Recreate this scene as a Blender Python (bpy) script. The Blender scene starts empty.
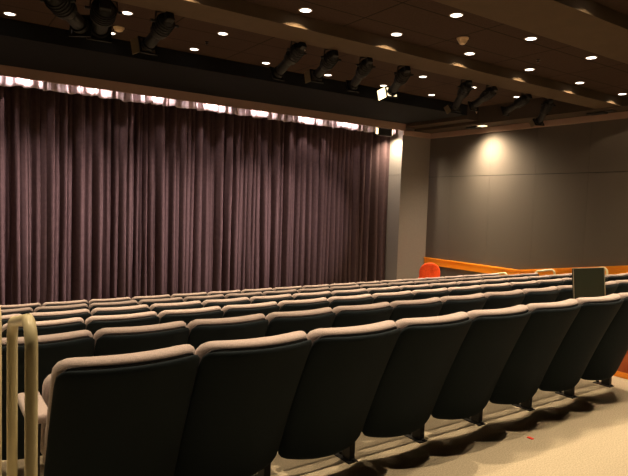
import bpy, bmesh, math, random
from mathutils import Vector, Matrix
random.seed(7)
SC = bpy.context.scene
COL = SC.collection
ZC = 1.47                      # eye height above the floor of the back row

# ------------------------------------------------------------------ camera
F_PX, YAW, PITCH, ROLL = 565.5, 0.601, -0.060, 0.033
def cam_axes():
    cy, sy, cp, sp = math.cos(YAW), math.sin(YAW), math.cos(PITCH), math.sin(PITCH)
    f = Vector((sy * cp, cy * cp, sp)); r = Vector((cy, -sy, 0)); u = r.cross(f)
    cr, sr = math.cos(ROLL), math.sin(ROLL)
    return r * cr + u * sr, u * cr - r * sr, f
CR, CU, CF = cam_axes()
cd = bpy.data.cameras.new('camera'); cam = bpy.data.objects.new('camera', cd); COL.objects.link(cam)
cd.sensor_width = 36; cd.lens = F_PX / 628 * 36; cd.clip_end = 100
m = Matrix.Identity(4)
for i in range(3):
    m[i][0], m[i][1], m[i][2] = CR[i], CU[i], -CF[i]
m[2][3] = ZC
cam.matrix_world = m
SC.camera = cam

# ------------------------------------------------------------------ world, exposure, light levels
w = bpy.data.worlds.new('world'); SC.world = w; w.use_nodes = True
w.node_tree.nodes['Background'].inputs[0].default_value = (0.9, 0.75, 0.55, 1)
w.node_tree.nodes['Background'].inputs[1].default_value = 0.0
vs = SC.view_settings
vs.view_transform = 'Standard'; vs.look = 'None'; vs.exposure = 0.0; vs.gamma = 1.0; vs.use_curve_mapping = False
P_DOWN = 370          # ceiling downlights (W)
P_BACK = 290          # downlights of the bay above the camera
P_SLOT = 34          # lamps in the slot over the curtain valance
P_WASH = 1700          # wall washer in the right soffit
P_STAGE = 1250        # hung stage lights aimed at the curtain
WARM = (1.0, 0.74, 0.46)
PINK = (1.0, 0.80, 0.76)

def lamp(name, kind, loc, energy, color, target=None, size=None, blend=0.2, radius=0.03, parent=None, dirv=None, profile=None, spill=.03):
    ld = bpy.data.lights.new(name, kind); ld.energy = energy; ld.color = color
    if kind == 'SPOT':
        ld.spot_size = size; ld.spot_blend = blend; ld.shadow_soft_size = radius
    elif kind == 'POINT':
        ld.shadow_soft_size = radius
    elif kind == 'AREA':
        ld.shape = 'RECTANGLE'; ld.size, ld.size_y = size
    if profile:                # photometric profile: intensity falls as cos^n away from the lamp's axis
        ld.use_nodes = True; nt = ld.node_tree; em = nt.nodes['Emission']
        g = nt.nodes.new('ShaderNodeTexCoord'); sp = nt.nodes.new('ShaderNodeSeparateXYZ')
        nt.links.new(g.outputs['Normal'], sp.inputs[0])
        ab = nt.nodes.new('ShaderNodeMath'); ab.operation = 'ABSOLUTE'; nt.links.new(sp.outputs[2], ab.inputs[0])
        pw = nt.nodes.new('ShaderNodeMath'); pw.operation = 'POWER'; nt.links.new(ab.outputs[0], pw.inputs[0]); pw.inputs[1].default_value = profile
        ad = nt.nodes.new('ShaderNodeMath'); ad.operation = 'ADD'; nt.links.new(pw.outputs[0], ad.inputs[0]); ad.inputs[1].default_value = spill
        nt.links.new(ad.outputs[0], em.inputs['Strength'])
    o = bpy.data.objects.new(name, ld); COL.objects.link(o); o.location = loc
    d = dirv if dirv is not None else (Vector(target) - Vector(loc) if target is not None else Vector((0, 0, -1)))
    o.rotation_euler = d.to_track_quat('-Z', 'Y').to_euler()
    if parent is not None:
        o.location = Vector(loc) - Vector(parent.location); o.parent = parent
    return o

# ------------------------------------------------------------------ materials
def mat(name, color, rough=0.8, metal=0.0, noise=None, bump=None, emit=None, spec=0.3, sheen=0.0):
    """noise=(scale, amount) mottles the base colour; bump=(scale, strength)"""
    m = bpy.data.materials.new(name); m.use_nodes = True
    nt = m.node_tree; b = nt.nodes['Principled BSDF']
    b.inputs['Base Color'].default_value = (*color, 1); b.inputs['Roughness'].default_value = rough
    b.inputs['Metallic'].default_value = metal; b.inputs['Specular IOR Level'].default_value = spec
    b.inputs['Sheen Weight'].default_value = sheen
    tc = nt.nodes.new('ShaderNodeTexCoord')
    if noise:
        n = nt.nodes.new('ShaderNodeTexNoise'); n.inputs['Scale'].default_value = noise[0]; n.inputs['Detail'].default_value = 5
        nt.links.new(tc.outputs['Object'], n.inputs['Vector'])
        r = nt.nodes.new('ShaderNodeValToRGB')
        a = noise[1]
        r.color_ramp.elements[0].position = 0.3; r.color_ramp.elements[1].position = 0.7
        r.color_ramp.elements[0].color = (*[c * (1 - a) for c in color], 1)
        r.color_ramp.elements[1].color = (*[min(1, c * (1 + a)) for c in color], 1)
        nt.links.new(n.outputs['Fac'], r.inputs['Fac']); nt.links.new(r.outputs['Color'], b.inputs['Base Color'])
    if bump:
        n2 = nt.nodes.new('ShaderNodeTexNoise'); n2.inputs['Scale'].default_value = bump[0]; n2.inputs['Detail'].default_value = 3
        nt.links.new(tc.outputs['Object'], n2.inputs['Vector'])
        bp = nt.nodes.new('ShaderNodeBump'); bp.inputs['Strength'].default_value = bump[1]; bp.inputs['Distance'].default_value = 0.004
        nt.links.new(n2.outputs['Fac'], bp.inputs['Height']); nt.links.new(bp.outputs['Normal'], b.inputs['Normal'])
    if emit:
        b.inputs['Emission Color'].default_value = (*emit[0], 1); b.inputs['Emission Strength'].default_value = emit[1]
    return m

def wood_mat(name, c1, c2, rough=0.35, scale=(2, 2, 30)):
    m = mat(name, c1, rough, spec=0.5); nt = m.node_tree; b = nt.nodes['Principled BSDF']
    tc = nt.nodes.new('ShaderNodeTexCoord'); mp = nt.nodes.new('ShaderNodeMapping'); mp.inputs['Scale'].default_value = scale
    n = nt.nodes.new('ShaderNodeTexNoise'); n.inputs['Scale'].default_value = 3; n.inputs['Detail'].default_value = 6
    r = nt.nodes.new('ShaderNodeValToRGB'); r.color_ramp.elements[0].color = (*c1, 1); r.color_ramp.elements[1].color = (*c2, 1)
    r.color_ramp.elements[0].position = 0.35; r.color_ramp.elements[1].position = 0.65
    nt.links.new(tc.outputs['Object'], mp.inputs['Vector']); nt.links.new(mp.outputs['Vector'], n.inputs['Vector'])
    nt.links.new(n.outputs['Fac'], r.inputs['Fac']); nt.links.new(r.outputs['Color'], b.inputs['Base Color'])
    return m

def tile_mat(name, color, line, tx, ty, ox, oy):
    """acoustic ceiling tiles: grid lines every tx, ty metres, fine speckle"""
    m = mat(name, color, 0.9, spec=0.1); nt = m.node_tree; b = nt.nodes['Principled BSDF']
    tc = nt.nodes.new('ShaderNodeTexCoord'); sep = nt.nodes.new('ShaderNodeSeparateXYZ')
    nt.links.new(tc.outputs['Object'], sep.inputs[0])
    def M(op, a, bb):
        n = nt.nodes.new('ShaderNodeMath'); n.operation = op
        for i, v in enumerate((a, bb)):
            if isinstance(v, (int, float)): n.inputs[i].default_value = v
            else: nt.links.new(v, n.inputs[i])
        return n.outputs[0]
    masks = []
    for ax, t, o in ((0, tx, ox), (1, ty, oy)):
        f = M('FLOORED_MODULO', M('SUBTRACT', sep.outputs[ax], o), t)
        masks.append(M('LESS_THAN', f, 0.022))
    g = M('MAXIMUM', masks[0], masks[1])
    n = nt.nodes.new('ShaderNodeTexNoise'); n.inputs['Scale'].default_value = 60; nt.links.new(tc.outputs['Object'], n.inputs['Vector'])
    r = nt.nodes.new('ShaderNodeValToRGB'); r.color_ramp.elements[0].position = .35; r.color_ramp.elements[1].position = .6
    r.color_ramp.elements[0].color = (*[c * .75 for c in color], 1); r.color_ramp.elements[1].color = (*color, 1)
    nt.links.new(n.outputs['Fac'], r.inputs['Fac'])
    mx = nt.nodes.new('ShaderNodeMixRGB'); nt.links.new(g, mx.inputs['Fac']); nt.links.new(r.outputs['Color'], mx.inputs['Color1'])
    mx.inputs['Color2'].default_value = (*line, 1); nt.links.new(mx.outputs['Color'], b.inputs['Base Color'])
    return m

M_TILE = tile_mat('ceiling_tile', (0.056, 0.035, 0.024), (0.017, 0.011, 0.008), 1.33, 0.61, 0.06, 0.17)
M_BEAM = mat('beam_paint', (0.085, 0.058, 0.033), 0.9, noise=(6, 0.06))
M_BLACK = mat('black_paint', (0.0018, 0.0018, 0.0013), 0.9)
M_FASCIA = mat('fascia_paint', (0.045, 0.030, 0.019), 0.9, noise=(5, 0.05))
M_STRIP = mat('strip_paint', (0.30, 0.20, 0.15), 0.8)
M_WALL = mat('wall_fabric', (0.090, 0.076, 0.061), 0.95, noise=(90, 0.10), bump=(300, 0.3))
M_PILLAR = mat('pillar_paint', (0.22, 0.197, 0.172), 0.85, noise=(30, 0.04))
M_CARPET = mat('carpet', (0.50, 0.44, 0.33), 1.0, noise=(120, 0.24), bump=(180, 0.8), spec=0.05)
M_DARKFLOOR = mat('stage_floor', (0.03, 0.028, 0.026), 0.7)
M_TRIM = wood_mat('orange_wood', (0.90, 0.27, 0.012), (0.98, 0.38, 0.02), 0.35, (1.5, 1.5, 30))
M_WOOD = wood_mat('red_brown_wood', (0.42, 0.085, 0.02), (0.52, 0.13, 0.03), 0.35, (6, 2, 2))
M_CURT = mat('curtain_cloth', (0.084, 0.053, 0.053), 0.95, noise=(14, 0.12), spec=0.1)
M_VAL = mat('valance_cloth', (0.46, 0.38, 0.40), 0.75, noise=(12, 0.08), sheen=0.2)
M_PAD = mat('seat_pad_fabric', (0.46, 0.385, 0.375), 0.95, noise=(260, 0.25), bump=(420, 0.5), sheen=0.2)
M_BACK = mat('seat_back_fabric', (0.0042, 0.0105, 0.0155), 0.95, noise=(260, 0.2), bump=(420, 0.4))
M_PIPE = mat('seat_piping', (0.05, 0.045, 0.05), 0.8)
M_METAL = mat('black_steel', (0.015, 0.015, 0.016), 0.45, metal=0.3, spec=0.5)
M_CREAM = mat('cream_enamel', (0.84, 0.76, 0.47), 0.35, spec=0.5, noise=(9, 0.05))
M_LENS = mat('lamp_lens', (0.9, 0.85, 0.75), 0.5, emit=((1, 0.90, 0.78), 5))
M_RING = mat('lamp_trim', (0.5, 0.45, 0.38), 0.5)
M_FIX = mat('lantern_black', (0.006, 0.006, 0.005), 0.55, spec=0.4)
M_GLOW = mat('lit_gel', (0.9, 0.8, 0.5), 0.5, emit=((1, 0.78, 0.45), 2.6))
M_GELDIM = mat('dim_lit_gel', (0.22, 0.17, 0.10), 0.5)  # light caught by gels and flaps, put in as a paler colour
M_DET = mat('detector_plastic', (0.85, 0.66, 0.42), 0.6)
M_RED = mat('red_upholstery', (0.85, 0.085, 0.014), 0.8, noise=(40, 0.15), bump=(120, 0.3))
M_SCREEN = mat('screen_glass', (0.024, 0.032, 0.022), 0.35, spec=0.5)
M_BEZEL = mat('screen_bezel', (0.030, 0.032, 0.024), 0.5)
M_SILVER = mat('silver_edge', (0.55, 0.52, 0.40), 0.35, metal=0.6)
M_REDSCRAP = mat('red_scrap', (0.9, 0.05, 0.03), 0.6)

# ------------------------------------------------------------------ mesh helpers
def link(name, bm, material, parent=None, smooth=False):
    me = bpy.data.meshes.new(name); bmesh.ops.recalc_face_normals(bm, faces=bm.faces); bm.to_mesh(me); bm.free()
    me.materials.append(material)
    if smooth:
        for p in me.polygons: p.use_smooth = True
    o = bpy.data.objects.new(name, me); COL.objects.link(o)
    if parent is not None: o.parent = parent
    return o
def tag(o, label=None, cat=None, group=None, kind=None):
    if label: o['label'] = label
    if cat: o['category'] = cat
    if group: o['group'] = group
    if kind: o['kind'] = kind
    return o
def empty(name, loc):
    o = bpy.data.objects.new(name, None); COL.objects.link(o); o.location = loc; o.empty_display_size = 0.1
    return o
def box(bm, x0, x1, y0, y1, z0, z1, bev=0.0, mtx=None):
    r = bmesh.ops.create_cube(bm, size=1.0)
    vs_ = r['verts']
    for v in vs_:
        v.co = Vector(((x0 + x1) / 2 + v.co.x * (x1 - x0), (y0 + y1) / 2 + v.co.y * (y1 - y0), (z0 + z1) / 2 + v.co.z * (z1 - z0)))
    if bev:
        es = list({e for v in vs_ for e in v.link_edges})
        rb = bmesh.ops.bevel(bm, geom=es, offset=bev, segments=3, affect='EDGES', profile=0.5)
        vs_ = list({v for f in rb['faces'] for v in f.verts} | {v for v in vs_ if v.is_valid})
    if mtx is not None:
        for v in vs_: v.co = mtx @ v.co
    return bm
def cyl(bm, p0, p1, r0, r1=None, n=20, caps=True):
    p0, p1 = Vector(p0), Vector(p1); r1 = r0 if r1 is None else r1
    d = (p1 - p0).normalized(); a = d.orthogonal().normalized(); b = d.cross(a)
    ra = [bm.verts.new(p0 + (a * math.cos(t) + b * math.sin(t)) * r0) for t in [2 * math.pi * i / n for i in range(n)]]
    rb = [bm.verts.new(p1 + (a * math.cos(t) + b * math.sin(t)) * r1) for t in [2 * math.pi * i / n for i in range(n)]]
    for i in range(n): bm.faces.new((ra[i], ra[(i + 1) % n], rb[(i + 1) % n], rb[i]))
    if caps: bm.faces.new(ra[::-1]); bm.faces.new(rb)
    return bm
def tube(bm, pts, r, n=14):
    pts = [Vector(p) for p in pts]; rings = []
    prev = None
    for i, p in enumerate(pts):
        t = (pts[min(i + 1, len(pts) - 1)] - pts[max(i - 1, 0)]).normalized()
        if prev is None: a = t.orthogonal().normalized()
        else: a = (prev - t * prev.dot(t)).normalized()
        prev = a; b = t.cross(a)
        rings.append([bm.verts.new(p + (a * math.cos(k) + b * math.sin(k)) * r) for k in [2 * math.pi * j / n for j in range(n)]])
    for A, B in zip(rings, rings[1:]):
        for j in range(n): bm.faces.new((A[j], A[(j + 1) % n], B[(j + 1) % n], B[j]))
    bm.faces.new(rings[0][::-1]); bm.faces.new(rings[-1])
    return bm
def struct(name, bm, material, **k):
    return tag(link(name, bm, material, **k), kind='structure')
def nb(): return bmesh.new()
def z(v): return v + ZC        # heights measured from eye level

# ------------------------------------------------------------------ the room
XL, XR, YB, YF = -5.0, 11.0, -3.0, 10.75
DY, DZ, Y0 = 1.11, 0.151, 2.50        # row pitch, drop per row, post line of the nearest row
bm = nb()                                              # raked floor in tiers down to the flat front
edges = [YB] + [Y0 + DY * k + 0.66 for k in range(5)] + [12.6]
for k in range(6):
    box(bm, XL, XR + .3, edges[k], edges[k + 1], -1.2, -DZ * k)
struct('floor', bm, M_CARPET)
FRONT_Z = -DZ * 5

H1, H2, HB = z(2.10), z(2.33), z(1.96)
TOP = z(2.9)
bm = nb()
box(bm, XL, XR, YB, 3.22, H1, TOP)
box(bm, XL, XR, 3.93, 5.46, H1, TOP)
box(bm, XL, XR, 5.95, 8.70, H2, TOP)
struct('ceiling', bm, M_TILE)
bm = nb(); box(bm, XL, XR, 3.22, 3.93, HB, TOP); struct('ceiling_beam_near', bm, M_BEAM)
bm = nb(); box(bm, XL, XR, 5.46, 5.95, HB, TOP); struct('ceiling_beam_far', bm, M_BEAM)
bm = nb(); box(bm, XL, 10.02, 8.70, 10.70, H1, TOP); struct('ceiling_bulkhead', bm, M_BLACK)
bm = nb(); box(bm, XL, 10.3, 10.70, 12.5, z(2.35), TOP); struct('ceiling_over_stage', bm, M_BLACK)
bm = nb(); box(bm, XL, 10.02, 10.66, 10.72, z(1.930), z(2.098)); struct('trim_1', bm, M_STRIP)
bm = nb(); box(bm, 10.40, XR, YB, 10.75, z(1.95), TOP - .01); struct('wall_right_soffit', bm, M_FASCIA)
bm = nb(); box(bm, 10.02, 10.40, 8.7, 10.75, z(2.02), TOP - .01); struct('ceiling_return', bm, M_FASCIA)
bm = nb()                                              # crown moulding round the corner
box(bm, XR - .05, XR, YB, 10.75, z(1.82), z(1.95), 0.01)
box(bm, 10.0, XR, 10.70, 10.75, z(1.82), z(1.95), 0.01)
struct('trim_2', bm, M_STRIP)

# right wall: fabric panels with narrow joints in front of a dark backing
bm = nb(); box(bm, XR + .03, XR + .3, YB, 12.6, -1.2, TOP); struct('wall_right', bm, M_BLACK)
bm = nb()
ys = [10.75, 9.98, 8.774, 7.56, 6.35, 5.14, 3.93, 2.72, 1.51, .3, -.91, YB]
for a, b in zip(ys, ys[1:]):
    box(bm, XR, XR + .03, b + .0015, a - .0015, z(.818), TOP)
    box(bm, XR, XR + .03, b + .0015, a - .0015, -1.2, z(.808))
struct('wall_right_panels', bm, M_WALL)
# corner pier beside the curtain
bm = nb()
box(bm, 10.0, XR, 10.75, 12.4, z(.818), z(2.35)); box(bm, 10.0, XR, 10.75, 12.4, -1.2, z(.808)); box(bm, 10.006, XR, 10.756, 12.4, z(.80), z(.83))
struct('wall_pier', bm, M_PILLAR)
bm = nb(); box(bm, XL - .3, XR + .3, 12.5, 12.7, -1.2, TOP); struct('wall_front', bm, M_BLACK)
bm = nb(); box(bm, XL - .3, XL, YB, 12.6, -1.2, TOP); struct('wall_left', bm, M_WALL)
bm = nb(); box(bm, XL - .3, XR + .3, YB - .2, YB, -1.2, TOP); struct('wall_back', bm, M_WALL)

# orange wooden rail board along the right wall, level at the front, climbing with the rake
def board(bm, pts, x0, x1, h):
    rings = []
    for y, zz in pts:
        rings.append([bm.verts.new(c) for c in ((x0, y, zz - h / 2), (x1, y, zz - h / 2), (x1, y, zz + h / 2), (x0, y, zz + h / 2))])
    for A, B in zip(rings, rings[1:]):
        for j in range(4): bm.faces.new((A[j], A[(j + 1) % 4], B[(j + 1) % 4], B[j]))
    bm.faces.new(rings[0][::-1]); bm.faces.new(rings[-1])
bm = nb(); tr = [(10.74, z(-1.42)), (7.86, z(-1.43)), (2.0, z(-.56)), (YB, z(-.50))]
board(bm, tr, XR - .035, XR + .001, .17)
struct('trim_3', bm, M_TRIM)
bm = nb(); board(bm, [(y, zz + .09) for y, zz in tr], XR - .06, XR + .001, .025)
struct('trim_4', bm, M_TRIM)

# ------------------------------------------------------------------ curtain and valance
def folds(x0, x1, step, per, seed):
    """running phase of uneven pleats: list of (x, phase)"""
    rnd = random.Random(seed); out = []; ph = 0; x = x0; p = per
    while x < x1:
        if rnd.random() < step / per * 2: p = per * rnd.uniform(.55, 1.7)
        ph += step / p * 2 * math.pi; out.append((x, ph)); x += step
    return out
def drape(name, x0, x1, y, ztop, zbot, per, amp, nz, seed, material, parent=None, hem=0.0, thick=0.006):
    fl = folds(x0, x1, 0.0125, per, seed); rnd = random.Random(seed + 5)
    ph2 = [rnd.uniform(0, 6.28) for _ in range(6)]
    rec = [rnd.choice((0, 0, .3, .9, 1.5, 2.1)) * amp * .9 for _ in range(2000)]      # how far each pleat sits back
    bm = nb(); grid = []
    for j in range(nz + 1):
        v = j / nz; row = []
        for x, p in fl:
            a = amp * (0.75 + .25 * math.sin(x * 1.9 + ph2[0])) * (0.7 + .45 * v)
            q = p + .55 * math.sin(x * 2.3 + v * 2.2 + ph2[1]) * v + .3 * math.sin(x * 5.1 + v * 3.1 + ph2[2])
            s = math.sin(q)
            dy = -a * math.tanh(2.0 * math.cos(q) + .2) + .25 * a * math.sin(1.5 * q + ph2[3] + .8 * v) + amp * .55 * math.sin(x * 7.3 + ph2[4] + v) * math.sin(x * 2.1 + 1)
            dy += .1 * amp * math.sin(5 * q + ph2[5])
            u = p / (2 * math.pi); k0 = int(u); fr_ = u - k0; sm = min(1, max(0, (fr_ - .38) / .24)); sm = sm * sm * (3 - 2 * sm)
            dy += rec[k0] * (1 - sm) + rec[k0 + 1] * sm
            dx = .035 * math.cos(q) * (amp / .07) * .5
            zz = ztop + (zbot - ztop) * v + (hem * math.sin(q * .5 + x * 2) * v)
            row.append(bm.verts.new((x + dx, y + dy, zz)))
        grid.append(row)
    for A, B in zip(grid, grid[1:]):
        for i in range(len(A) - 1): bm.faces.new((A[i], A[i + 1], B[i + 1], B[i]))
    o = link(name, bm, material, parent, smooth=True)
    md = o.modifiers.new('thickness', 'SOLIDIFY'); md.thickness = thick
    return o
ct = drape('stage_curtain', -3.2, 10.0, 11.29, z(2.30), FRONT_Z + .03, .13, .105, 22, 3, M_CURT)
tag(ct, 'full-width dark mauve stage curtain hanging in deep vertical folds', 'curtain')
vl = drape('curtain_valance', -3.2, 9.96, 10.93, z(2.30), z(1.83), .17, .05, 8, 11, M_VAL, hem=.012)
tag(vl, 'short gathered valance brightly lit above the dark stage curtain', 'valance')

# ------------------------------------------------------------------ theatre seats
def pillow(W, z0, z1, T, y_of, bulge, rt, rb, sag=0.0, taper=0.0, nx=22, nz=16, off=0.0):
    """reclined upholstered slab: rounded corners, concave in plan, soft edges"""
    bm = nb(); S = [math.sin(math.pi / 2 * (2 * i / nx - 1)) for i in range(nx + 1)]
    V = [(.5 - .5 * math.cos(math.pi * j / nz)) for j in range(nz + 1)]
    def pos(s, v, side):
        zz = z0 + (z1 - z0) * v
        hw = W / 2 - taper * (1 - v)
        dt, db = z1 - zz, zz - z0
        if dt < rt: hw -= rt - math.sqrt(max(0, rt * rt - (rt - dt) ** 2))
        if db < rb: hw -= rb - math.sqrt(max(0, rb * rb - (rb - db) ** 2))
        x = s * hw; xn = x / (W / 2)
        e = (max(0, 1 - abs(s) ** 10)) ** .5 * (max(0, 1 - abs(2 * v - 1) ** 26)) ** .5
        y = y_of(zz) - bulge * (1 - xn * xn) + off + side * T / 2 * e
        return (x, y, zz + sag * (xn * xn) * (1 - v))
    fr, bk = [], []
    for j, v in enumerate(V):
        rf, rk = [], []
        for i, s in enumerate(S):
            a = bm.verts.new(pos(s, v, 1)); rf.append(a)
            rk.append(a if i in (0, nx) or j in (0, nz) else bm.verts.new(pos(s, v, -1)))
        fr.append(rf); bk.append(rk)
    for j in range(nz):
        for i in range(nx):
            bm.faces.new((fr[j][i], fr[j][i + 1], fr[j + 1][i + 1], fr[j + 1][i]))
            q = (bk[j][i], bk[j + 1][i], bk[j + 1][i + 1], bk[j][i + 1])
            bm.faces.new(q)
    return bm
def recline(zz):
    t = (zz - .12) / .74
    return -.03 - .27 * t - .05 * t * t
BUL = .07
def make_seat(left_arm_wide=False, right_end=False):
    root = empty('theatre_seat', (0, 0, 0))
    link('back_panel', pillow(.556, .115, .846, .036, recline, BUL, .045, .05, sag=.03, taper=-.003, off=-.012), M_BACK, root, True)
    pad = link('back_cushion', pillow(.556, .36, .878, .104, recline, BUL, .06, .05, off=.056), M_PAD, root, True)
    bm = nb(); pts = []
    for i in range(31):
        a = i / 30; W = .268
        # up the left side, over the top, down the right side
        if a < .2: x, zz = -W, .50 + (a / .2) * .318
        elif a > .8: x, zz = W, .50 + ((1 - a) / .2) * .318
        else:
            t = (a - .2) / .6 * 2 - 1; x = W * t * (1 if abs(t) < .8 else 1 - .12 * (abs(t) - .8)); zz = .852 - .034 * max(0, (abs(t) - .82) / .18) ** 2
        xn = x / .2725
        pts.append((x, recline(zz) - BUL * (1 - xn * xn) + .008, zz))
    tube(bm, pts, .0045, 6); link('piping', bm, M_PIPE, pad, True)
    # folded-up seat cushion
    def tip(zz): return .17 - (zz - .30) * .16
    link('seat_cushion', pillow(.49, .30, .70, .10, tip, .0, .06, .04, off=0.02), M_PAD, root, True)
    bm = nb(); box(bm, -.23, .23, .20 - .09 - .045, .20 - .09 - .02, .32, .62, .008); link('seat_pan', bm, M_METAL, root)
    bm = nb(); box(bm, -.25, .25, -.03, .01, .36, .40, .004); box(bm, -.2, .2, .0, .1, .33, .36, .004); link('seat_rail', bm, M_METAL, root)
    def arm(x, wide):
        w2 = .045 if wide else .028
        bm = nb(); box(bm, x - w2, x + w2, -.13, .19, .575, .615, .014); a = link('armrest', bm, M_PAD, root, True)
        bm = nb(); box(bm, x - .013, x + .013, -.06, .10, .20, .576, .006)
        x -= .03; box(bm, x - .02, x + .045, -.035, .035, .18, .24, .004); box(bm, x - .02, x + .02, -.035, .035, .006, .22, .004)
        l = link('leg', bm, M_METAL, root)
        bm = nb(); box(bm, x - .04, x + .03, -.055, .10, 0, .007, .002)
        for sy in (-.045, .075): cyl(bm, (x, sy, .006), (x, sy, .018), .011, n=8)
        link('foot_plate', bm, M_METAL, l)
    arm(-.295, left_arm_wide)
    if right_end: arm(.265, True)
    return root
def kids(o): return [c for c in bpy.data.objects if c.parent == o]
def copy_tree(o, parent, tree):
    c = o.copy(); COL.objects.link(c)
    if parent is not None: c.parent = parent
    for ch in tree.get(o.name, []): copy_tree(ch, c, tree)
    return c
protos = {'mid': make_seat(), 'first': make_seat(True), 'last': make_seat(False, True)}
tree = {}
for o in list(bpy.data.objects):
    if o.parent is not None: tree.setdefault(o.parent.name, []).append(o)
used = set()
ORD = ['first', 'second', 'third', 'fourth', 'fifth', 'sixth', 'seventh', 'eighth', 'ninth', 'tenth', 'eleventh', 'twelfth',
       'thirteenth', 'fourteenth', 'fifteenth', 'sixteenth', 'seventeenth', 'eighteenth']
ROWNAME = ['nearest row', 'second nearest row', 'third nearest row', 'fourth nearest row', 'fifth nearest row', 'front row by the curtain']
STARTS = [.372, .218, .415, .15, .38, .63]
COUNTS = [8, 13, 16, 17, 17, 17]
for r in range(6):
    n = COUNTS[r]
    for k in range(n):
        whole = not (r in (1, 2))                  # those two rows run on out of the frame
        kind = 'first' if k == 0 else ('last' if k == n - 1 else 'mid')
        if kind not in used: o = protos[kind]; used.add(kind)
        else: o = copy_tree(protos[kind], None, tree)
        o.location = (STARTS[r] + .28 + .56 * k, Y0 + DY * r, -DZ * r)
        tone = 'dark blue theatre seat with pale lit top edge'
        if r == 0 and k == 0: lab = 'large dark theatre seat beside the cream handrail, leftmost of the nearest row'
        elif r == 0: lab = 'large dark theatre seat back, %s from the left in the nearest row' % ORD[k]
        elif r == 5: lab = 'theatre seat with pale top edge, %s from left in the %s' % (ORD[k], ROWNAME[r])
        else: lab = 'theatre seat with pale top edge, %s from left in the %s' % (ORD[k], ROWNAME[r])
        tag(o, lab, 'seat', 'theatre seats in the %s' % ROWNAME[r])

# ------------------------------------------------------------------ cream handrails
def handrail(x, ynear, yfar, zbase_n, ztop, label, group=None, r=.018, zfar=None):
    root = empty('handrail', (x, (ynear + yfar) / 2, zbase_n)); bm = nb()
    R = .075; pts = []
    pts.append((0, ynear, zbase_n))
    pts.append((0, ynear, ztop - R - .3))
    sl = .14
    for i in range(9):
        a = math.pi / 2 * i / 8; pts.append((0, ynear + R - R * math.cos(a), ztop - R + R * math.sin(a)))
    for i in range(9):
        a = math.pi / 2 * i / 8; pts.append((0, yfar - R + R * math.sin(a), ztop - sl * (yfar - ynear) - R + R * math.cos(a)))
    pts.append((0, yfar, ztop - R - .3))
    zf = zbase_n if zfar is None else zfar
    pts.append((0, yfar, zf))
    o = root.location
    tube(bm, [(p[0], p[1] - o.y, p[2] - o.z) for p in pts], r, 16); link('rail_tube', bm, M_CREAM, root, True)
    for yy, zz in ((ynear, zbase_n), (yfar, zf)):
        bm = nb(); cyl(bm, (0, yy - o.y, zz - o.z), (0, yy - o.y, zz - o.z + .012), .045, n=20); link('floor_flange', bm, M_CREAM, root, True)
    tag(root, label, 'handrail', group)
handrail(.243, 1.76, 2.20, 0, z(-.368), 'cream tubular handrail standing in the aisle at the left end of nearest row', r=.0175)
handrail(.250, 2.79, 3.13, -0.0, z(-.50), 'cream handrail post just showing at the left edge of the photo', r=.0175)
for y, lab, k in ((5.40, 'cream looped handrail behind the monitor, nearest of the three on the right', 3),
                  (6.43, 'cream looped handrail left of the monitor, middle of the three on the right', 4),
                  (7.52, 'cream looped handrail by the front row, farthest of the three on the right', 5)):
    lvl = [-.453, -.604, -.755][k - 3]
    ztop = z([-.985, -1.140, -1.335][k - 3])
    def fl(yy):
        kk = sum(1 for e in edges[1:-1] if yy > e); return -DZ * kk
    handrail(10.16, y, y + .42, fl(y), ztop, lab, 'cream handrails at the right ends of the rows', r=.02, zfar=fl(y + .42))

# ------------------------------------------------------------------ wooden partition by the nearest row's right end
root = empty('wood_partition', (5.2, 2.5, 0))
bm = nb(); box(bm, -.04, .06, -.25, .28, .05, .56, .004); link('panel', bm, M_WOOD, root)
bm = nb(); box(bm, -.055, .075, -.27, .30, .0, .05, .006); link('plinth', bm, M_TRIM, root)
bm = nb(); box(bm, -.06, .08, -.28, .31, .56, .59, .006); link('cap_rail', bm, M_TRIM, root)
tag(root, 'low red-brown wooden partition at right edge beyond the nearest row', 'partition')

# ------------------------------------------------------------------ monitor
root = empty('monitor', (5.10, 2.87, 0))
mt = Matrix.Translation((0, 0, z(-.675))) @ Matrix.Rotation(math.radians(-8), 4, 'Z') @ Matrix.Rotation(math.radians(-6), 4, 'X')
bm = nb(); box(bm, -.208, .215, .0, .018, -.165, .165, .006, mt); link('housing', bm, M_BEZEL, root)
bm = nb(); box(bm, -.19, .20, -.004, .002, -.135, .150, 0, mt); link('screen', bm, M_SCREEN, root)
bm = nb(); box(bm, .213, .222, -.004, .022, -.163, .163, .002, mt); box(bm, -.212, -.207, -.004, .002, -.163, .163, .002, mt)
box(bm, -.208, .218, -.002, .018, .160, .1665, .001, mt)
link('metal_edge', bm, M_SILVER, root)
bm = nb(); box(bm, -.028, .028, -.006, .0, -.157, -.148, 0, mt); link('badge', bm, M_SILVER, root)
bm = nb(); cyl(bm, (0, .06, .03), (0, .06, .70), .018); box(bm, -.06, .06, .04, .07, .66, .80, .004)
link('pole', bm, M_METAL, root)
bm = nb(); box(bm, -.13, .13, -.0, .15, .0, .03, .008); link('base', bm, M_METAL, root)
tag(root, 'dark flat monitor with silver edges standing behind the nearest row on the right', 'monitor')

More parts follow.
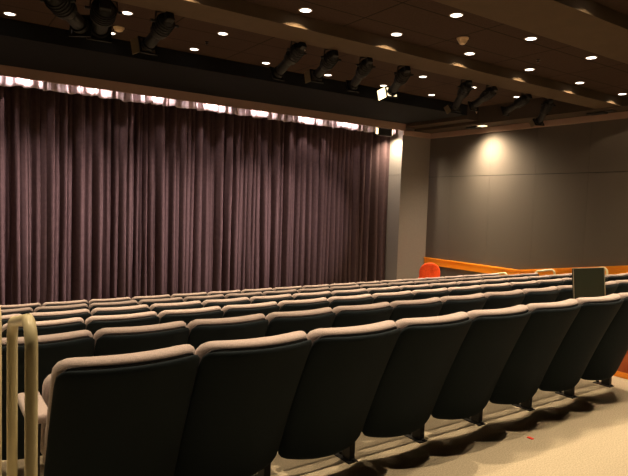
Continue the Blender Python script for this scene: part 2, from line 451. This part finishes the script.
# ------------------------------------------------------------------ red chair by the far corner
root = empty('red_chair', (10.24, 9.86, FRONT_Z)); root.rotation_euler = (0, 0, math.radians(-42))
def rl(zz): return -.02 - (zz - .4) * .12
bm = pillow(.50, .42, .90, .09, rl, .05, .23, .05, off=-.2); link('backrest', bm, M_RED, root, True)
bm = nb(); box(bm, -.25, .25, -.22, .27, .38, .47, .035); link('seat', bm, M_RED, root, True)
for sx in (-.21, .21):
    for sy in (-.2, .22):
        bm = nb(); cyl(bm, (sx, sy, 0), (sx * .95, sy * .95, .39), .014, .018, 12); link('leg', bm, M_METAL, root, True)
tag(root, 'rounded red upholstered chair standing by the pier in the far corner', 'chair')
bm = nb(); box(bm, -.012, .012, -.02, .02, 0, .004, .001); o = link('floor_scrap', bm, M_REDSCRAP)
o.location = (3.22, 2.14, 0.0); tag(o, 'tiny red scrap lying on the beige carpet behind the seats', 'scrap')

# ------------------------------------------------------------------ recessed downlights
def ring_mesh(r0, r1, h):
    bm = nb(); n = 28; A = []
    for rr, zz in ((r0, 0), (r0, -h), (r1, -h * .4), (r1, 0)):
        A.append([bm.verts.new((rr * math.cos(t), rr * math.sin(t), zz)) for t in [2 * math.pi * i / n for i in range(n)]])
    for k in range(4):
        P, Q = A[k], A[(k + 1) % 4]
        for i in range(n): bm.faces.new((P[i], P[(i + 1) % n], Q[(i + 1) % n], Q[i]))
    return bm
dl_src = None
def downlight(x, y, h, label, group, power, visible=True):
    global dl_src
    if dl_src is None:
        root = empty('ceiling_downlight', (x, y, h))
        a = link('trim_ring', ring_mesh(.062, .078, .006), M_RING, root, True)
        bm = nb(); cyl(bm, (0, 0, -.001), (0, 0, -.004), .062, n=28); b = link('lamp_lens', bm, M_LENS, root)
        dl_src = (root, a, b)
    else:
        root = dl_src[0].copy(); COL.objects.link(root); root.location = (x, y, h)
        for s in dl_src[1:]:
            c = s.copy(); COL.objects.link(c); c.parent = root
    tag(root, label, 'ceiling light', group)
    lamp('downlight_beam', 'SPOT', (x, y, h - .012), power, WARM, size=math.radians(130 if h == H1 else 96), blend=.08, radius=.02, parent=root, profile=16, spill=.06 if h == H1 else 0)
rows_d = [
 (4.35, H1, [-.56, .77, 2.10, 3.43, 4.76, 6.09, 7.43, 8.76], 'bay nearest the camera', 'near row of that bay', P_DOWN),
 (5.28, H1, [-.58, .75, 2.08, 3.41, 4.74, 6.07, 7.40, 8.73, 10.06], '', '', P_DOWN),
 (7.40, H2, [-.55, .78, 2.10, 3.42, 4.71, 6.02, 7.31, 8.65, 10.0], '', '', P_DOWN),
 (8.45, H2, [-.35, .90, 2.17, 3.43, 4.7, 5.98, 7.3, 8.62, 9.9], '', '', P_DOWN)]
RN = ['nearest lit row', 'row just before far beam', 'row just beyond far beam', 'farthest row by black bulkhead']
for ri, (y, h, xs, _, _, pw) in enumerate(rows_d):
    xs = [x for x in xs]
    vis = lf = rt_ = 0
    for x in xs:
        v = Vector((x, y, h - ZC)); d = v.dot(CF); px = 314 + F_PX * v.dot(CR) / d; py = 238 - F_PX * v.dot(CU) / d
        if 0 <= px <= 628 and 0 <= py <= 476:
            vis += 1; lab = 'round glowing ceiling downlight, %s from left in the %s' % (ORD[vis - 1], RN[ri])
        elif px < 0: lf += 1; lab = 'round ceiling downlight left of the frame, %s in the %s' % (ORD[lf - 1], RN[ri])
        else: rt_ += 1; lab = 'round ceiling downlight right of the frame, %s in the %s' % (ORD[rt_ - 1], RN[ri])
        downlight(x, y, h, lab, 'ceiling downlights in the %s' % RN[ri], pw)
for y, xs, pw in ((3.02, (4.0, 5.33, 6.66), P_BACK * .4), (2.43, (-.1, 1.23, 2.56, 3.89, 5.22, 6.55, 7.88), P_BACK), (1.70, (1.8, 3.13, 4.46, 5.79, 7.12), P_BACK)):
    nn = 0
    for x in xs:
        nn += 1
        downlight(x, y, H1, 'ceiling downlight above the frame, %s in the %s row before near beam' % (ORD[nn - 1], {3.02: 'far', 2.43: 'middle', 1.70: 'near'}[y]), 'ceiling downlights before the near beam', pw)

# detectors and sprinklers
def detector(x, y, h, dome, label):
    root = empty('smoke_detector', (x, y, h))
    bm = nb(); cyl(bm, (0, 0, 0), (0, 0, -.02), .075, .07, 24); link('base', bm, M_DET, root, True)
    bm = nb(); cyl(bm, (0, 0, -.02), (0, 0, -.045), .062, .055, 24); cyl(bm, (0, 0, -.045), (0, 0, -dome), .055, .03, 24); link('cover', bm, M_DET, root, True)
    tag(root, label, 'smoke detector')
detector(5.46, 4.87, H1, .075, 'domed beige smoke detector on the ceiling between the near and far beams')
detector(2.19, 8.10, H2, .055, 'flat round beige smoke detector beyond the far beam at upper left')
for x, y, h, lab in ((7.02, 4.88, H1, 'small dark ceiling sprinkler right of the domed detector'),
                     (3.42, 7.95, H2, 'small dark ceiling sprinkler beyond the far beam left of centre')):
    root = empty('sprinkler', (x, y, h)); bm = nb(); cyl(bm, (0, 0, 0), (0, 0, -.008), .03, n=16); link('escutcheon', bm, M_METAL, root)
    bm = nb(); cyl(bm, (0, 0, -.008), (0, 0, -.035), .008, n=8); cyl(bm, (0, 0, -.035), (0, 0, -.038), .018, n=12); link('head', bm, M_METAL, root)
    tag(root, lab, 'sprinkler')

# ------------------------------------------------------------------ stage lights hung behind the far beam
def pix_ray(px, py): return CF + CR * ((px - 314) / F_PX) - CU * ((py - 238) / F_PX)
EYE = Vector((0, 0, ZC))
bm = nb(); cyl(bm, (-2.0, 6.02, z(2.02)), (10.2, 6.02, z(2.02)), .024, n=16)
pipe = link('lighting_pipe', bm, M_METAL, None, True)
root = empty('lighting_pipe_rail', (0, 0, 0)); bpy.data.objects.remove(root)
tag(pipe, 'long black lighting pipe running behind the far ceiling beam', 'pipe')
def lantern(hang, front, L, r, label, gel=None, glow=False, target=None, power=0, size=20):
    front = (front[0] + 4, front[1] + 5)
    d = pix_ray(*hang); P = EYE + d * (6.02 / d.y)            # where it hangs on the pipe
    P = Vector((P.x, 6.02, z(2.02)))
    C = P + Vector((0, 0, -.15))                              # pivot
    rd = pix_ray(*front).normalized(); oc = EYE - C
    b = rd.dot(oc); disc = b * b - (oc.dot(oc) - (L * .80) ** 2)
    t = -b + math.sqrt(max(disc, 0)); Fp = EYE + rd * t; D = (Fp - C).normalized()
    root = empty('stage_lantern', P)
    o = lambda v: v - P
    q = D.to_track_quat('Y', 'Z').to_matrix().to_4x4(); q.translation = o(C) + D * L * .25
    up = Vector((0, 0, 1)); side = D.cross(up).normalized()
    T = lambda *v: q @ Vector(v)
    bm = nb()                                                 # reflector housing at the back
    cyl(bm, T(0, -L * .40, 0), T(0, -L * .34, 0), r * .6, r * .95); cyl(bm, T(0, -L * .34, 0), T(0, L * .02, 0), r * 1.1, r * 1.15)
    box(bm, -r * .55, r * .55, -L * .50, -L * .38, -r * .55, r * .55, .01, q)
    for i in range(4): cyl(bm, T(0, -L * (.30 - .07 * i), 0), T(0, -L * (.28 - .07 * i), 0), r * 1.25)
    link('housing', bm, M_FIX, root)
    bm = nb(); cyl(bm, T(0, L * .02, 0), T(0, L * .12, 0), r * .95, r * .75); cyl(bm, T(0, L * .12, 0), T(0, L * .48, 0), r * .78, r * .82); cyl(bm, T(0, L * .42, 0), T(0, L * .50, 0), r * 1.0)
    link('lens_barrel', bm, M_FIX, root)
    bm = nb(); s = r * 1.25
    for a in ((-s, s, s * .78, s), (-s, s, -s, -s * .78), (-s, -s * .78, -s, s), (s * .78, s, -s, s)):
        box(bm, a[0], a[1], L * .50, L * .53, a[2], a[3], .002, q)
    g = link('gel_frame', bm, M_FIX, root)
    bm = nb(); box(bm, -s * .78, s * .78, L * .512, L * .518, -s * .78, s * .78, 0, q)
    link('gel', bm, M_GLOW if glow else (M_GELDIM if gel else M_FIX), g)
    if gel or glow:                                           # barn-door flap, the light on it put in as emission or paler colour
        bm = nb(); fm = q @ Matrix.Translation((-s if gel != 'r' else s, L * .53, 0)) @ Matrix.Rotation(math.radians(35 if gel != 'r' else -35), 4, 'Z')
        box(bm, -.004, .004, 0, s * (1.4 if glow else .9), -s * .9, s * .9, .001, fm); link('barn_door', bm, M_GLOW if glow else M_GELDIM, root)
    bm = nb()                                                 # yoke, clamp, knobs
    side = (q.to_3x3() @ Vector((1, 0, 0))).normalized()
    a0, a1 = o(C) + side * r * 1.35, o(C) - side * r * 1.35
    top = Vector((0, 0, -.035))
    tube(bm, [a0, Vector((a0.x * .9 , a0.y * .9, -.05)), top + side * .03, top - side * .03, Vector((a1.x * .9, a1.y * .9, -.05)), a1], .009, 8)
    link('yoke', bm, M_FIX, root)
    bm = nb(); box(bm, -.022, .022, -.035, .035, -.045, .04, .008); cyl(bm, (0, -.035, -.01), (0, -.075, -.01), .008, n=8); link('clamp', bm, M_FIX, root)
    for sgn in (-1, 1):
        bm = nb(); p = o(C) + side * r * 1.35 * sgn; cyl(bm, p, p + side * sgn * .045, .016, n=10); link('knob', bm, M_FIX, root)
    tag(root, label, 'stage light', 'stage lights hung along the far beam')
    if power:
        lamp('lantern_beam', 'SPOT', P + T(0, L * .56, 0), power, PINK, target=target, size=math.radians(size), blend=.7, radius=.05, parent=root)
LN = [((58, -6), (78, 22), .62, .095, 'black stage light tilted down right, leftmost along the beam', None, False),
      ((104, 2), (95, 26), .50, .10, 'black stage light pointing at the viewer, second from left along the beam', None, False),
      ((165, 14), (143, 42), .58, .082, 'black stage light left of centre with pale barn door, third from left', 'l', False),
      ((297, 46), (272, 70), .58, .075, 'black stage light with pale collar aimed down left, fourth from left', None, False),
      ((331, 54), (312, 72), .56, .075, 'black stage light with small lit barn door, fifth from left', 'l', False),
      ((366, 61), (348, 82), .56, .072, 'all-black stage light between two lit ones, sixth from left', None, False),
      ((404, 70), (387, 88), .56, .075, 'black stage light with bright yellow square gel facing the viewer', None, True),
      ((466, 85), (450, 104), .52, .07, 'black stage light with dull yellow barn door left of the right cluster', 'l', False),
      ((490, 92), (468, 102), .50, .07, 'black stage light lying level, second in the right cluster', 'r', False),
      ((524, 100), (500, 107), .52, .07, 'black stage light lying level, third in the right cluster', None, False),
      ((548, 106), (534, 118), .50, .07, 'black stage light with pale gel, rightmost along the beam', 'l', False)]
aims = [(-3.2, -.75), (-2.4, -.75), (-1.4, -.75), (-.3, -.75), (.8, -.75), (1.8, -.75), (2.9, -.75), (4.0, -.75), (5.1, -.75), (6.1, -.75), (7.2, -.75)]
for a, am in zip(LN, aims):
    lantern(*a, target=(am[0], 11.6, z(am[1])) if am else None, power=P_STAGE if am else 0, size=35)

# lamps in the slot between the strip and the valance
for i in range(11):
    x = -2.05 + i * 1.15 + random.uniform(-.06, .06)
    lamp('slot_lamp', 'SPOT', (x, 10.77, z(2.10)), P_SLOT * random.uniform(.7, 1.35), PINK, dirv=Vector((0, .45, -1)), size=math.radians(165), blend=.5, radius=.03)

# batten lamp at the pier end of the strip
root = empty('flood_lamp', (9.42, 10.80, z(1.97)))
bm = nb(); box(bm, -.22, .22, -.06, .08, -.22, -.02, .015); link('housing', bm, M_FIX, root)
bm = nb(); box(bm, .225, .24, -.05, .07, -.19, -.04, .003); link('lens', bm, M_GLOW, root)
bm = nb(); box(bm, -.31, -.235, -.05, -.045, -.20, -.05, .003); link('glowing_flap', bm, M_GLOW, root)  # flap's brightness is put into its material as emission
bm = nb(); box(bm, -.02, .02, -.01, .03, -.03, .379, .004); link('bracket', bm, M_FIX, root)
tag(root, 'dark flood lamp with glowing ends under the strip beside the pier', 'lamp')
lamp('flood_beam', 'SPOT', (9.70, 10.85, z(1.82)), 240, (1, .82, .60), target=(10.0, 11.0, z(.6)), size=math.radians(130), blend=1.0, radius=.03, parent=root)

# wall washers in the soffit over the right wall
def washer(y, label, on):
    root = empty('wall_washer', (10.72, y, z(1.95)))
    bm = nb(); box(bm, -.10, .10, -.02, .30, -.035, 0, .006); link('housing', bm, M_FIX, root)
    bm = nb(); box(bm, -.08, .08, -.20, -.03, -.008, 0, .002); link('lens', bm, M_GLOW if on else M_FIX, root)
    tag(root, label, 'wall light')
    if on: lamp('washer_beam', 'SPOT', (10.60, y - .13, z(1.93)), P_WASH, (1, .80, .56), target=(10.93, y - .6, z(-1.2)), size=math.radians(150), blend=1.0, radius=.14, parent=root, profile=1.8, spill=0)
washer(8.95, 'lit wall washer in the soffit, throwing a warm pool on right wall', True)
washer(5.95, 'unlit dark wall washer in the soffit near the right edge', False)
